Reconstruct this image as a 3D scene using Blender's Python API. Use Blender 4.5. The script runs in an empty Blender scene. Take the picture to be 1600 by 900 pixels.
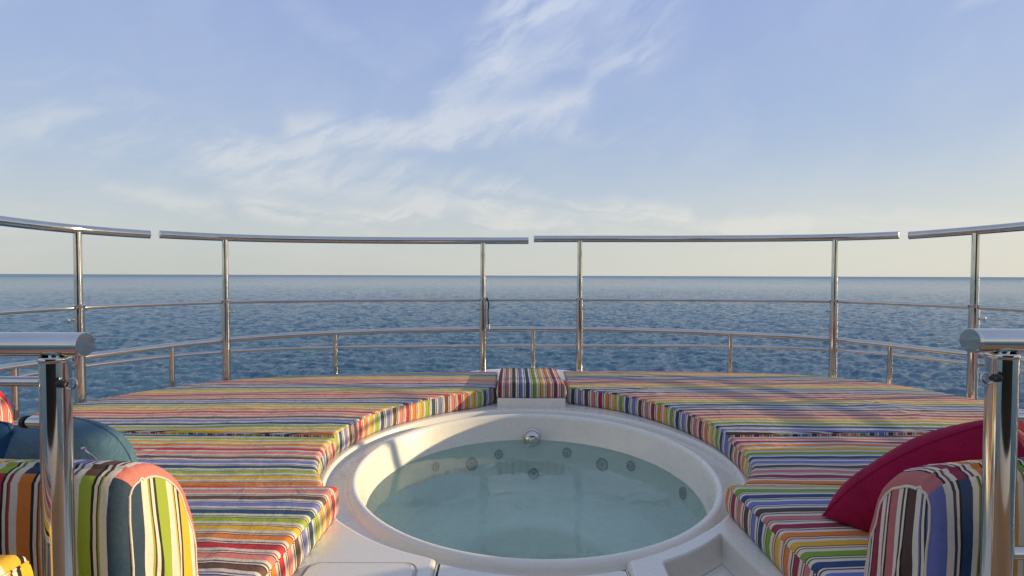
import bpy, bmesh, math, random
import numpy as np
from mathutils import Vector, Matrix, noise, Euler
from mathutils.geometry import delaunay_2d_cdt

# ------------------------------------------------------------------ camera
scene = bpy.context.scene
col = scene.collection
R = math.radians
FPX = 778.0                      # focal length in pixels of the 1600 px wide photograph
CAMZ = 8.0
cam_d = bpy.data.cameras.new('camera')
cam = bpy.data.objects.new('camera', cam_d)
col.objects.link(cam)
cam_d.sensor_width = 36.0
cam_d.lens = 36.0 * FPX / 1600.0
cam_d.clip_start = 0.05
cam_d.clip_end = 80000.0
cam.location = (0, 0, CAMZ)
cam.rotation_euler = (R(90 - 1.44), R(-0.18), 0)
scene.camera = cam
CAMM = Euler(cam.rotation_euler).to_matrix()
# ------------------------------------------------------------------ light
SUN_EL = 9.5
SUN_DIR = Vector((math.cos(R(9)), math.sin(R(9)), 0)).normalized()      # horizontal direction towards the sun (right, a bit behind)
sv = Vector((SUN_DIR.x * math.cos(R(SUN_EL)), SUN_DIR.y * math.cos(R(SUN_EL)), math.sin(R(SUN_EL))))
sun_d = bpy.data.lights.new('sun', 'SUN')
sun_d.energy = 3.5
sun_d.angle = R(0.6)
sun_d.color = (1.0, 0.78, 0.47)
sun = bpy.data.objects.new('sun', sun_d)
col.objects.link(sun)
sun.location = sv * 60
sun.rotation_euler = sv.to_track_quat('Z', 'Y').to_euler()

scene.view_settings.view_transform = 'Standard'
scene.view_settings.look = 'None'
scene.view_settings.exposure = 0.55
scene.view_settings.gamma = 1.0
scene.render.engine = 'CYCLES'
scene.cycles.max_bounces = 8
scene.cycles.transparent_max_bounces = 12

# ------------------------------------------------------------------ node helper
class NT:
    def __init__(s, tree):
        s.t = tree; s.n = tree.nodes; s.l = tree.links
    def new(s, typ, **kw):
        nd = s.n.new(typ)
        for k, v in kw.items(): setattr(nd, k, v)
        return nd
    def put(s, sock, v):
        if isinstance(v, bpy.types.NodeSocket): s.l.new(v, sock)
        elif v is not None: sock.default_value = v
    def math(s, op, a, b=None, c=None, clamp=False):
        nd = s.new('ShaderNodeMath', operation=op, use_clamp=clamp)
        s.put(nd.inputs[0], a)
        if b is not None: s.put(nd.inputs[1], b)
        if c is not None: s.put(nd.inputs[2], c)
        return nd.outputs[0]
    def vmath(s, op, a, b=None, sc=None):
        nd = s.new('ShaderNodeVectorMath', operation=op)
        s.put(nd.inputs[0], a)
        if b is not None: s.put(nd.inputs[1], b)
        if sc is not None: s.put(nd.inputs[3], sc)
        return nd.outputs[1] if op in ('DOT_PRODUCT', 'LENGTH', 'DISTANCE') else nd.outputs[0]
    def maprange(s, v, a, b, c, d, smooth=False):
        nd = s.new('ShaderNodeMapRange', clamp=True)
        if smooth: nd.interpolation_type = 'SMOOTHSTEP'
        s.put(nd.inputs[0], v)
        for i, x in enumerate((a, b, c, d)): s.put(nd.inputs[i + 1], x)
        return nd.outputs[0]
    def mix(s, f, a, b, blend='MIX'):
        nd = s.new('ShaderNodeMix', data_type='RGBA', blend_type=blend)
        s.put(nd.inputs[0], f)
        for i, x in ((6, a), (7, b)):
            if not isinstance(x, bpy.types.NodeSocket) and len(x) == 3: x = (*x, 1)
            s.put(nd.inputs[i], x)
        return nd.outputs[2]
    def ramp(s, f, stops, interp='LINEAR'):
        nd = s.new('ShaderNodeValToRGB'); r = nd.color_ramp; r.interpolation = interp
        while len(r.elements) < len(stops): r.elements.new(0.5)
        for e, (p, c) in zip(r.elements, stops):
            e.position = p; e.color = (*c, 1) if len(c) == 3 else c
        s.put(nd.inputs[0], f)
        return nd.outputs[0]
    def noise(s, vec, scale, detail=3, rough=0.5, dist=0.0):
        nd = s.new('ShaderNodeTexNoise')
        if vec is not None: s.put(nd.inputs['Vector'], vec)
        nd.inputs['Scale'].default_value = scale; nd.inputs['Detail'].default_value = detail
        nd.inputs['Roughness'].default_value = rough; nd.inputs['Distortion'].default_value = dist
        return nd.outputs[0], nd.outputs[1]

# ------------------------------------------------------------------ sky
world = bpy.data.worlds.new('World'); scene.world = world; world.use_nodes = True
T = NT(world.node_tree); T.n.clear()
tc = T.new('ShaderNodeTexCoord')
sep = T.new('ShaderNodeSeparateXYZ'); T.l.new(tc.outputs['Generated'], sep.inputs[0])
X, Y, Z = sep.outputs
az = T.math('ARCTAN2', X, Y)
el = T.math('ARCSINE', Z)
sky = T.new('ShaderNodeTexSky', sky_type='NISHITA', sun_disc=False)
sky.sun_elevation = R(SUN_EL); sky.sun_rotation = math.atan2(SUN_DIR.x, SUN_DIR.y)
sky.air_density = 1.2; sky.dust_density = 1.5; sky.ozone_density = 2.0
nsky = T.vmath('SCALE', sky.outputs[0], sc=0.075)
grad = T.ramp(T.math('MULTIPLY', el, 1 / 1.5708), [
    (0.0, (0.425, 0.445, 0.425)), (0.045, (0.40, 0.440, 0.455)), (0.11, (0.335, 0.405, 0.51)),
    (0.20, (0.275, 0.355, 0.535)), (0.32, (0.245, 0.315, 0.53)), (0.55, (0.25, 0.305, 0.46)), (1.0, (0.245, 0.285, 0.41))])
base = T.mix(0.15, grad, nsky)
# the side towards the low sun is paler and warmer
sdot = T.vmath('DOT_PRODUCT', tc.outputs['Generated'], tuple(SUN_DIR))
warm = T.math('MULTIPLY', T.maprange(sdot, -0.6, 1.0, 0, 1, True), T.maprange(el, 0.0, 0.26, 1, 0, True))
base = T.mix(T.math('MULTIPLY', warm, 0.28), base, (0.68, 0.64, 0.51))
# cirrus: wispy streaks laid out by compass direction and elevation
comb = T.new('ShaderNodeCombineXYZ'); T.l.new(az, comb.inputs[0]); T.l.new(el, comb.inputs[1])
P = comb.outputs[0]
_, wcol = T.noise(P, 3.2, 4, 0.6)
warp = T.vmath('SCALE', T.vmath('SUBTRACT', wcol, (0.5, 0.5, 0.5)), sc=0.07)
_, wcol2 = T.noise(P, 14, 4, 0.62)
warp2 = T.vmath('SCALE', T.vmath('SUBTRACT', wcol2, (0.5, 0.5, 0.5)), sc=0.03)
PW = T.vmath('ADD', T.vmath('ADD', P, warp), warp2)
PW = T.vmath('MULTIPLY', PW, (1, 1, 0))
def ae(x, y):
    a = math.atan((x - 800) / FPX); return (a, math.atan((430 - y) / FPX * math.cos(a)), 0)
segs = [  # x0,y0,x1,y1 (read off the photo as compass direction / elevation), half width, strength
    (400, 258, 520, 220, .035, .5), (470, 200, 700, 208, .034, .85), (690, 208, 915, 160, .035, .9), (700, 160, 880, 85, .042, .7),
    (760, 90, 830, -20, .055, .8), (850, 20, 900, -10, .03, .6), (560, 230, 900, 205, .02, .5), (370, 250, 800, 308, .05, .85), (760, 310, 1060, 328, .028, .95),
    (900, 215, 1150, 180, .03, .38), (930, 110, 1010, 90, .03, .45), (60, 140, 400, 270, .07, .6), (180, 300, 340, 330, .022, .7),
    (400, 330, 680, 345, .025, .85), (590, 355, 680, 322, .02, .85), (740, 350, 900, 355, .022, .75), (930, 355, 1250, 352, .022, .65),
    (1150, 350, 1600, 330, .028, .55), (1220, 310, 1280, 290, .03, .2), (1480, 15, 1560, -15, .02, .55), (450, 20, 620, 120, .03, .22),
    (-300, 250, 60, 230, .08, .35), (-400, 120, -100, -60, .1, .5), (1700, 240, 2300, 100, .1, .4),
    (1000, 45, 700, -160, .09, .5), (200, -200, 700, -330, .1, .5), (900, -330, 1700, -260, .1, .5)]
mask = None
for x0, y0, x1, y1, w, st in segs:
    a = Vector(ae(x0, y0)); b = Vector(ae(x1, y1)); ba = b - a
    pa = T.vmath('SUBTRACT', PW, tuple(a))
    h = T.math('DIVIDE', T.vmath('DOT_PRODUCT', pa, tuple(ba)), ba.length_squared, clamp=True)
    d = T.vmath('LENGTH', T.vmath('SUBTRACT', pa, T.vmath('SCALE', tuple(ba), sc=h)))
    m = T.maprange(d, w * 1.45, 0.0, 0.0, st * 1.1, True)
    mask = m if mask is None else T.math('ADD', mask, m)
mask = T.math('MINIMUM', mask, 1.0)
def streaks(ang, sc, off):
    vr = T.new('ShaderNodeVectorRotate', rotation_type='Z_AXIS'); T.l.new(PW, vr.inputs[0]); vr.inputs['Angle'].default_value = R(ang)
    v = T.vmath('ADD', T.vmath('MULTIPLY', vr.outputs[0], sc), off)
    return T.noise(v, 1.0, 7, 0.58, 0.9)[0]
nfa = streaks(-27, (2.6, 9.5, 1), (3.1, 1.7, 0))
nfb = streaks(6, (3.0, 20.0, 1), (7.3, 0.2, 0))
lowm = T.maprange(el, 0.10, 0.22, 1.0, 0.0, True)
nf = T.math('ADD', T.math('MULTIPLY', nfb, lowm), T.math('MULTIPLY', nfa, T.math('SUBTRACT', 1.0, lowm)))
fin = streaks(-30, (9, 30, 1), (0.4, 5.2, 0))
nf = T.math('ADD', T.math('MULTIPLY', nf, 0.70), T.math('MULTIPLY', fin, 0.30))
nf2, _ = T.noise(PW, 3.0, 5, 0.55)
wisp = T.maprange(nf, 0.38, 0.60, 0.10, 0.92, True)
cl = T.math('MULTIPLY', mask, wisp)
veil = T.math('MULTIPLY', T.maprange(nf2, 0.34, 0.72, 0, 0.50, True), T.maprange(nf, 0.38, 0.65, 0.25, 1.0))
veil = T.math('MULTIPLY', veil, T.maprange(el, 0.02, 0.7, 1.0, 0.5))
cl = T.math('MAXIMUM', cl, veil)
cl = T.math('MULTIPLY', cl, T.maprange(el, 0.0, 0.06, 0.25, 0.57))
ccol = T.mix(T.maprange(el, 0.03, 0.5, 0, 1), (0.56, 0.535, 0.48), (0.54, 0.58, 0.63))
skyc = T.mix(cl, base, ccol)
# below the horizon: plain dull sea tone
skyc = T.mix(T.maprange(Z, -0.02, -0.001, 1, 0), skyc, (0.09, 0.14, 0.19))
bg = T.new('ShaderNodeBackground'); T.l.new(skyc, bg.inputs[0]); bg.inputs[1].default_value = 1.0
out = T.new('ShaderNodeOutputWorld'); T.l.new(bg.outputs[0], out.inputs[0])

# ------------------------------------------------------------------ materials
def new_mat(name):
    m = bpy.data.materials.new(name); m.use_nodes = True
    t = NT(m.node_tree); t.n.clear()
    o = t.new('ShaderNodeOutputMaterial')
    p = t.new('ShaderNodeBsdfPrincipled'); t.l.new(p.outputs[0], o.inputs[0])
    return m, t, p, o
def bump(t, p, h, strength, dist):
    b = t.new('ShaderNodeBump'); b.inputs['Strength'].default_value = strength; b.inputs['Distance'].default_value = dist
    t.put(b.inputs['Height'], h); t.l.new(b.outputs[0], p.inputs['Normal']); return b

def mat_steel(name, rough=0.07, tint=(0.66, 0.645, 0.60)):
    m, t, p, o = new_mat(name)
    co = t.new('ShaderNodeTexCoord').outputs['Object']
    n, _ = t.noise(co, 9, 4, 0.6)
    n2, _ = t.noise(co, 160, 2, 0.5)
    t.put(p.inputs['Base Color'], t.mix(t.maprange(n, 0.3, 0.7, 0, 1), tuple(c * 0.9 for c in tint), tint))
    p.inputs['Metallic'].default_value = 1.0
    t.put(p.inputs['Roughness'], t.maprange(n, 0.3, 0.75, rough * 0.6, rough * 1.7))
    bump(t, p, n, 0.03, 0.002)
    return m
STEEL = mat_steel('polished_steel')
STEEL_DULL = mat_steel('brushed_steel', 0.3, (0.66, 0.66, 0.62))

def mat_simple(name, c, rough=0.5, metal=0.0, var=0.15, scale=12, coat=0.0, bs=0.1):
    m, t, p, o = new_mat(name)
    co = t.new('ShaderNodeTexCoord').outputs['Object']
    n, _ = t.noise(co, scale, 4, 0.6)
    t.put(p.inputs['Base Color'], t.mix(t.maprange(n, 0.3, 0.7, 0, 1), tuple(x * (1 - var) for x in c), c))
    t.put(p.inputs['Roughness'], t.maprange(n, 0.3, 0.7, rough * 0.85, min(1, rough * 1.15)))
    p.inputs['Metallic'].default_value = metal
    p.inputs['Coat Weight'].default_value = coat
    bump(t, p, n, bs, 0.003)
    return m
BLACK = mat_simple('black_rubber', (0.015, 0.015, 0.017), 0.5)
def mat_gelcoat(name, c, c2):
    m, t, p, o = new_mat(name)
    co = t.new('ShaderNodeTexCoord').outputs['Object']
    n, _ = t.noise(co, 2.2, 5, 0.6); n2, _ = t.noise(co, 26, 3, 0.6)
    k = t.math('MULTIPLY', t.maprange(n, 0.35, 0.7, 0, 1), t.maprange(n2, 0.3, 0.7, 0.8, 1))
    t.put(p.inputs['Base Color'], t.mix(k, c, c2))
    t.put(p.inputs['Roughness'], t.maprange(n2, 0.3, 0.7, 0.22, 0.34))
    p.inputs['Coat Weight'].default_value = 0.35; p.inputs['Coat Roughness'].default_value = 0.08
    bump(t, p, n, 0.06, 0.004)
    return m
GEL = mat_gelcoat('white_gelcoat', (0.82, 0.77, 0.66), (0.79, 0.74, 0.63))
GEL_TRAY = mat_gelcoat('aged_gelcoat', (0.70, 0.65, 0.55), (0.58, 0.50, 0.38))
GROOVE = mat_simple('groove_sealant', (0.50, 0.47, 0.40), 0.6)
TUB = mat_gelcoat('tub_acrylic', (0.83, 0.78, 0.66), (0.81, 0.76, 0.64))
HULLW = mat_simple('hull_paint', (0.78, 0.78, 0.77), 0.25, coat=0.4)
DARKGLASS = mat_simple('dark_window_glass', (0.02, 0.025, 0.03), 0.06)
m, t, p, o = new_mat('teak_deck'); TEAK = m
co = t.new('ShaderNodeTexCoord').outputs['Object']; n, _ = t.noise(t.vmath('MULTIPLY', co, (30, 2, 1)), 1.5, 5, 0.65)
t.put(p.inputs['Base Color'], t.mix(n, (0.22, 0.13, 0.07), (0.40, 0.27, 0.16))); p.inputs['Roughness'].default_value = 0.7

CREAM = (0.70, 0.64, 0.51)
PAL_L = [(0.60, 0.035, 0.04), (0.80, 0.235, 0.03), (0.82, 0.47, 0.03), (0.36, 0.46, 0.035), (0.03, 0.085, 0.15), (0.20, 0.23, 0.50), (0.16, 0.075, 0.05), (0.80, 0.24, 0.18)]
PAL_R = [(0.32, 0.015, 0.05), (0.72, 0.20, 0.03), (0.72, 0.39, 0.04), (0.19, 0.33, 0.025), (0.015, 0.055, 0.16), (0.15, 0.18, 0.46), (0.085, 0.045, 0.035), (0.58, 0.17, 0.16)]  # right side: same stripes, with its shade put into the colours
def mat_stripes(name, pal, wob=0.10, narrow=0.47, fade=0.0, spec=0.15, bl=.07):
    """woven striped canvas: UV.x counts stripe units, eight colours to a repeat"""
    m, t, p, o = new_mat(name)
    uv = t.new('ShaderNodeUVMap').outputs[0]
    co = t.new('ShaderNodeTexCoord').outputs['Object']
    s = t.new('ShaderNodeSeparateXYZ'); t.l.new(uv, s.inputs[0])
    wn, _ = t.noise(co, 4.5, 3, 0.5)
    u = t.math('ADD', s.outputs[0], t.math('MULTIPLY', t.math('SUBTRACT', wn, 0.5), wob * 2))
    cell = t.math('FLOOR', u)
    idx = t.math('DIVIDE', t.math('ADD', t.math('FLOORED_MODULO', cell, 8.0), 0.5), 8.0)
    fr = t.math('FRACT', u)
    cream = tuple(c for c in CREAM)
    colr = t.ramp(idx, [(i / 8, tuple(c * (1 - fade) + 0.45 * fade for c in pal[i])) for i in range(8)], 'CONSTANT')
    n = narrow
    base = t.ramp(fr, [(0, cream), (n, (0.008, 0.007, 0.009)), (n + bl, cream), (n + .11 + bl, (0.11, 0.03, 0.025)), (n + .165 + bl, cream)], 'CONSTANT')
    isc = t.ramp(fr, [(0, (1, 1, 1)), (n, (0, 0, 0)), (n + .165 + bl, (1, 1, 1)), (n + .225 + bl, (0, 0, 0))], 'CONSTANT')
    c = t.mix(isc, base, colr)
    fine, _ = t.noise(co, 300, 2, 0.6); dirt, _ = t.noise(co, 7, 5, 0.6)
    c = t.mix(t.maprange(dirt, 0.3, 0.75, 0.0, 0.10), c, (0.40, 0.36, 0.32))
    c = t.mix(t.maprange(fine, 0.3, 0.7, 0.0, 0.10), c, (0.12, 0.11, 0.10))
    t.put(p.inputs['Base Color'], c)
    p.inputs['Roughness'].default_value = 0.72
    p.inputs['Specular IOR Level'].default_value = spec
    wr, _ = t.noise(co, 11, 4, 0.6, 0.5)
    h = t.math('ADD', t.math('MULTIPLY', wr, 1.0), t.math('MULTIPLY', fine, 0.03))
    bump(t, p, h, 0.40, 0.02)
    return m
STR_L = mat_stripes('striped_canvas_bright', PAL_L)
STR_R = mat_stripes('striped_canvas_shaded', PAL_R)
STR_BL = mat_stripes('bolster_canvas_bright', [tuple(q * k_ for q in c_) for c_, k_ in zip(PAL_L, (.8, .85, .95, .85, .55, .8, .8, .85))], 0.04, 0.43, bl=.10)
STR_BR = mat_stripes('bolster_canvas_shaded', [tuple(q * .82 for q in c_) for c_ in PAL_R], 0.03, 0.43, bl=.10)  # bolster copy of the shade-darkened right palette, darker still
PAL_RED = [(0.75, 0.03, 0.03), (0.78, 0.16, 0.13), (0.75, 0.03, 0.03), (0.85, 0.35, 0.28)] * 2
STR_RED = mat_stripes('red_striped_canvas', PAL_RED, 0.04, 0.55)

def mat_cloth(name, c, c2, sc=6, bs=0.6):
    m, t, p, o = new_mat(name)
    co = t.new('ShaderNodeTexCoord').outputs['Object']
    n, _ = t.noise(co, sc, 5, 0.6, 0.8); f, _ = t.noise(co, 420, 2, 0.6)
    t.put(p.inputs['Base Color'], t.mix(t.math('ADD', t.maprange(n, 0.3, 0.7, 0, 0.8), t.math('MULTIPLY', f, 0.2)), c, c2))
    p.inputs['Roughness'].default_value = 0.85
    p.inputs['Sheen Weight'].default_value = 0.04
    p.inputs['Specular IOR Level'].default_value = 0.2
    bump(t, p, t.math('ADD', n, t.math('MULTIPLY', f, 0.04)), bs, 0.02)
    return m
CRIMSON = mat_cloth('crimson_velvet', (0.21, 0.002, 0.030), (0.34, 0.005, 0.052), 7, 1.0)
TEAL = mat_cloth('teal_blue_cotton', (0.055, 0.125, 0.175), (0.11, 0.20, 0.25), 7, 1.0)
NAVYC = mat_cloth('navy_blue_cotton', (0.010, 0.045, 0.12), (0.02, 0.08, 0.18))

# hot tub water: tinted see-through surface with Fresnel reflection
m = bpy.data.materials.new('tub_water'); m.use_nodes = True; TUBW = m
t = NT(m.node_tree); t.n.clear(); o = t.new('ShaderNodeOutputMaterial')
co = t.new('ShaderNodeTexCoord').outputs['Object']
n, _ = t.noise(co, 5.5, 3, 0.5, 1.2); n2, _ = t.noise(co, 17, 3, 0.5, 0.8)
b = t.new('ShaderNodeBump'); b.inputs['Strength'].default_value = 0.38; b.inputs['Distance'].default_value = 0.006
t.put(b.inputs['Height'], t.math('ADD', n, t.math('MULTIPLY', n2, 0.08)))
tr = t.new('ShaderNodeBsdfTransparent'); tr.inputs[0].default_value = (0.82, 1.0, 0.96, 1)
gl = t.new('ShaderNodeBsdfGlossy'); gl.inputs['Roughness'].default_value = 0.02; t.l.new(b.outputs[0], gl.inputs['Normal'])
df = t.new('ShaderNodeBsdfDiffuse')
t.put(df.inputs['Color'], t.mix(t.maprange(n, 0.35, 0.7, 0, 1), (0.56, 0.93, 0.82), (0.68, 0.98, 0.90)))
fr = t.new('ShaderNodeFresnel'); fr.inputs[0].default_value = 1.42; t.l.new(b.outputs[0], fr.inputs[1])
mx0 = t.new('ShaderNodeMixShader'); mx0.inputs[0].default_value = 0.17
t.l.new(tr.outputs[0], mx0.inputs[1]); t.l.new(df.outputs[0], mx0.inputs[2])
mx = t.new('ShaderNodeMixShader'); t.l.new(fr.outputs[0], mx.inputs[0]); t.l.new(mx0.outputs[0], mx.inputs[1]); t.l.new(gl.outputs[0], mx.inputs[2])
t.l.new(mx.outputs[0], o.inputs[0])

# sea
m, t, p, o = new_mat('sea_water'); SEA = m
geo = t.new('ShaderNodeNewGeometry').outputs['Position']
dist = t.vmath('LENGTH', geo)
sx = t.vmath('MULTIPLY', geo, (0.55, 1.0, 1.0))
n, _ = t.noise(sx, 1.7, 7, 0.66, 0.4)
n2, _ = t.noise(sx, 0.07, 4, 0.55)
n3, _ = t.noise(geo, 0.006, 4, 0.6)
t.put(p.inputs['Base Color'], t.mix(t.maprange(n3, 0.35, 0.65, 0, 1), (0.050, 0.135, 0.205), (0.062, 0.165, 0.24)))
t.put(p.inputs['Roughness'], t.maprange(dist, 30, 2500, 0.10, 0.34))
p.inputs['IOR'].default_value = 1.33
b1 = t.new('ShaderNodeBump'); b1.inputs['Distance'].default_value = 0.35
t.put(b1.inputs['Strength'], t.maprange(dist, 40, 3000, 0.75, 0.95)); t.put(b1.inputs['Height'], n)
b2 = t.new('ShaderNodeBump'); b2.inputs['Distance'].default_value = 4.0
t.put(b2.inputs['Strength'], t.maprange(dist, 60, 600, 0.0, 0.8)); t.put(b2.inputs['Height'], n2)
t.l.new(b1.outputs[0], b2.inputs['Normal']); t.l.new(b2.outputs[0], p.inputs['Normal'])

# ------------------------------------------------------------------ object helpers
def put_tags(o, label=None, cat=None, group=None, kind=None):
    if label: o['label'] = label
    if cat: o['category'] = cat
    if group: o['group'] = group
    if kind: o['kind'] = kind
    return o
def empty(name, loc, label, cat, group=None):
    o = bpy.data.objects.new(name, None); col.objects.link(o); o.location = loc; o.empty_display_size = 0.1
    return put_tags(o, label, cat, group)
bpy_update = []
def obj(name, bm, mat, parent=None, smooth=True):
    """links a bmesh (in world coordinates) as one object; keeps it in place under its parent"""
    me = bpy.data.meshes.new(name)
    bmesh.ops.recalc_face_normals(bm, faces=bm.faces)
    if smooth:
        for f in bm.faces: f.smooth = True
    bm.to_mesh(me); bm.free()
    o = bpy.data.objects.new(name, me); col.objects.link(o)
    for mm in (mat if isinstance(mat, (list, tuple)) else [mat]): me.materials.append(mm)
    if parent is not None:
        o.parent = parent
        w = Vector(parent.location); q = parent.parent
        while q is not None: w += Vector(q.location); q = q.parent
        me.transform(Matrix.Translation(-w))
    if smooth:
        try: me.set_sharp_from_angle(angle=R(42))
        except Exception: pass
    return o

def ring_tube(bm, pts, rad, seg=14, caps=True):
    pts = [Vector(p) for p in pts]; n = len(pts)
    rads = rad if isinstance(rad, (list, tuple)) else [rad] * n
    prev = None; rings = []
    for i in range(n):
        tg = (pts[min(i + 1, n - 1)] - pts[max(i - 1, 0)]).normalized()
        if prev is None:
            up = Vector((0, 0, 1)) if abs(tg.z) < 0.9 else Vector((1, 0, 0))
            a = tg.cross(up).normalized()
        else:
            a = (prev - tg * prev.dot(tg)).normalized()
        prev = a; b = tg.cross(a)
        rings.append([bm.verts.new(pts[i] + (a * math.cos(k * 2 * math.pi / seg) + b * math.sin(k * 2 * math.pi / seg)) * rads[i]) for k in range(seg)])
    for i in range(n - 1):
        for k in range(seg):
            bm.faces.new((rings[i][k], rings[i][(k + 1) % seg], rings[i + 1][(k + 1) % seg], rings[i + 1][k]))
    if caps:
        bm.faces.new(rings[0]); bm.faces.new(rings[-1])
    return bm
def cyl(bm, a, b, r, seg=20, bev=0.0):
    a = Vector(a); b = Vector(b); d = (b - a).normalized()
    if bev > 0:
        return ring_tube(bm, [a, a + d * bev * .3, a + d * bev, b - d * bev, b - d * bev * .3, b], [r - bev, r - bev * .3, r, r, r - bev * .3, r - bev], seg)
    return ring_tube(bm, [a, b], r, seg)
def catmull(pts, n=10):
    pts = [Vector(p) for p in pts]
    P_ = [pts[0] * 2 - pts[1]] + pts + [pts[-1] * 2 - pts[-2]]
    res = []
    for i in range(1, len(P_) - 2):
        p0, p1, p2, p3 = P_[i - 1:i + 3]
        for k in range(n):
            s = k / n
            res.append(0.5 * ((2 * p1) + (p2 - p0) * s + (2 * p0 - 5 * p1 + 4 * p2 - p3) * s * s + (3 * p1 - p0 - 3 * p2 + p3) * s ** 3))
    res.append(pts[-1])
    return res
def lathe(bm, prof, c, seg=96, a0=0.0, a1=2 * math.pi, axis='Z'):
    full = abs(a1 - a0 - 2 * math.pi) < 1e-6
    cols = []
    for k in range(seg if full else seg + 1):
        a = a0 + (a1 - a0) * k / seg
        cols.append([bm.verts.new((c[0] + r * math.cos(a), c[1] + r * math.sin(a), c[2] + z)) for r, z in prof])
    m_ = len(cols)
    for k in range(m_ if full else m_ - 1):
        A = cols[k]; B = cols[(k + 1) % m_]
        for i in range(len(prof) - 1): bm.faces.new((A[i], B[i], B[i + 1], A[i + 1]))
    return bm
def lathe_on(bm, prof, c, n, seg=24):
    """lathe about axis n through c; prof = (radius, distance along n)"""
    n = Vector(n).normalized(); c = Vector(c)
    a = n.orthogonal().normalized(); b = n.cross(a)
    cols = [[bm.verts.new(c + n * z + (a * math.cos(2 * math.pi * k / seg) + b * math.sin(2 * math.pi * k / seg)) * max(r, 1e-4)) for r, z in prof] for k in range(seg)]
    for k in range(seg):
        A = cols[k]; B = cols[(k + 1) % seg]
        for i in range(len(prof) - 1): bm.faces.new((A[i], B[i], B[i + 1], A[i + 1]))
    return bm
def box(bm, lo, hi, bev=0.0, seg=3):
    c = [(a + b) / 2 for a, b in zip(lo, hi)]; s = [abs(b - a) for a, b in zip(lo, hi)]
    r = bmesh.ops.create_cube(bm, size=1.0, matrix=Matrix.Translation(c) @ Matrix.Diagonal((*s, 1)))
    if bev > 0:
        es = list({e for v in r['verts'] for e in v.link_edges})
        bmesh.ops.bevel(bm, geom=es, offset=bev, segments=seg, affect='EDGES', profile=0.5)
    return bm

# measurement: a point of the photograph as a ray from where it was taken
def ray(px, py):
    d = CAMM @ Vector(((px - 800) / FPX, (450 - py) / FPX, -1)); return d
def at_z(px, py, z):
    d = ray(px, py); t_ = (z - CAMZ) / d.z; return Vector((d.x * t_, d.y * t_, z))
def at_y(px, py, y):
    d = ray(px, py); t_ = y / d.y; return Vector((d.x * t_, y, CAMZ + d.z * t_))
def at_curve(px, py, curve):
    d = ray(px, py)
    for i in range(len(curve) - 1):
        a, b = curve[i], curve[i + 1]
        ex, ey = b[0] - a[0], b[1] - a[1]
        det = d.x * (-ey) - d.y * (-ex)
        if abs(det) < 1e-12: continue
        t_ = (a[0] * (-ey) - a[1] * (-ex)) / det
        s = (d.x * a[1] - d.y * a[0]) / det
        if 0 <= s <= 1 and t_ > 0: return Vector((d.x * t_, d.y * t_, CAMZ + d.z * t_))
    raise ValueError((px, py))

RIM = CAMZ - 0.835            # level of the white deck round the hot tub
CTOP = CAMZ - 0.725           # top of the sun pads
# ------------------------------------------------------------------ sea
def build_sea():
    rng = np.random.default_rng(5)
    nr, na = 620, 620
    # rings: closer together near the boat
    rr = np.concatenate([np.linspace(0, 15, 8)[:-1], 15 * (420 / 15) ** np.linspace(0, 1, nr - 18), np.geomspace(480, 42000, 11)])
    aa = np.radians(np.linspace(-75, 255, na))       # all round is closed by a coarse sector below
    A, RR = np.meshgrid(aa, rr, indexing='ij')
    return rng, rr, aa
def waves(x, y, spacing):
    rng = np.random.default_rng(7)
    z = np.zeros_like(x)
    for i in range(64):
        lam = 0.5 * (7.0 / 0.5) ** rng.random()
        th = math.radians(115) + rng.normal() * 0.65
        k = 2 * math.pi / lam
        amp = 0.0125 * lam ** 0.62
        ph = rng.random() * 6.283
        fade = np.clip((lam / spacing - 1.8) / 2.0, 0, 1)
        s = np.sin(k * (x * math.cos(th) + y * math.sin(th)) + ph + 0.8 * np.sin(0.13 * x + i) + 0.6 * np.sin(0.11 * y + 2 * i))
        z += amp * fade * (1 - np.abs(s) * 1.35 + 0.15 * s)
    return z - z.mean() * 0.0
def sea_mesh():
    na = 760
    r1 = 14 * (520 / 14) ** np.linspace(0, 1, 640)
    rr = np.concatenate([[0.0, 5, 9], r1, np.geomspace(620, 45000, 14)])
    front = np.radians(np.linspace(30, 150, na))
    rest = np.radians(np.linspace(150, 390, 120)[1:-1])
    aa = np.concatenate([front, rest])
    RRg, AA = np.meshgrid(rr, aa, indexing='ij')
    x = RRg * np.cos(AA); y = RRg * np.sin(AA)
    dr = np.gradient(rr)[:, None] * np.ones_like(AA); da = RRg * np.where((AA > math.radians(150)), R(2.0), R(120 / na))
    sp = np.maximum(dr, da * 0.8) + 1e-6
    z = waves(x, y, sp)
    z *= np.clip((RRg - 3) / 10, 0, 1) * np.clip((700 - RRg) / 200, 0, 1)
    n, m_ = x.shape
    co = np.stack([x, y, z], -1).reshape(-1, 3)
    i = np.arange(n - 1)[:, None]; j = np.arange(m_)[None, :]; j2 = (j + 1) % m_
    quads = np.stack([i * m_ + j, i * m_ + j2, (i + 1) * m_ + j2, (i + 1) * m_ + j], -1).reshape(-1, 4)
    quads = quads[:, ::-1]
    me = bpy.data.meshes.new('sea')
    me.vertices.add(len(co)); me.vertices.foreach_set('co', co.astype(np.float32).ravel())
    me.loops.add(quads.size); me.loops.foreach_set('vertex_index', quads.astype(np.int32).ravel())
    me.polygons.add(len(quads)); me.polygons.foreach_set('loop_start', np.arange(0, quads.size, 4, dtype=np.int32))
    me.polygons.foreach_set('use_smooth', np.ones(len(quads), dtype=bool))
    me.update(calc_edges=True); me.validate()
    me.materials.append(SEA)
    o = bpy.data.objects.new('sea', me); col.objects.link(o)
    put_tags(o, 'open blue sea with small choppy waves out to the horizon', kind='structure')
sea_mesh()

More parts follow.
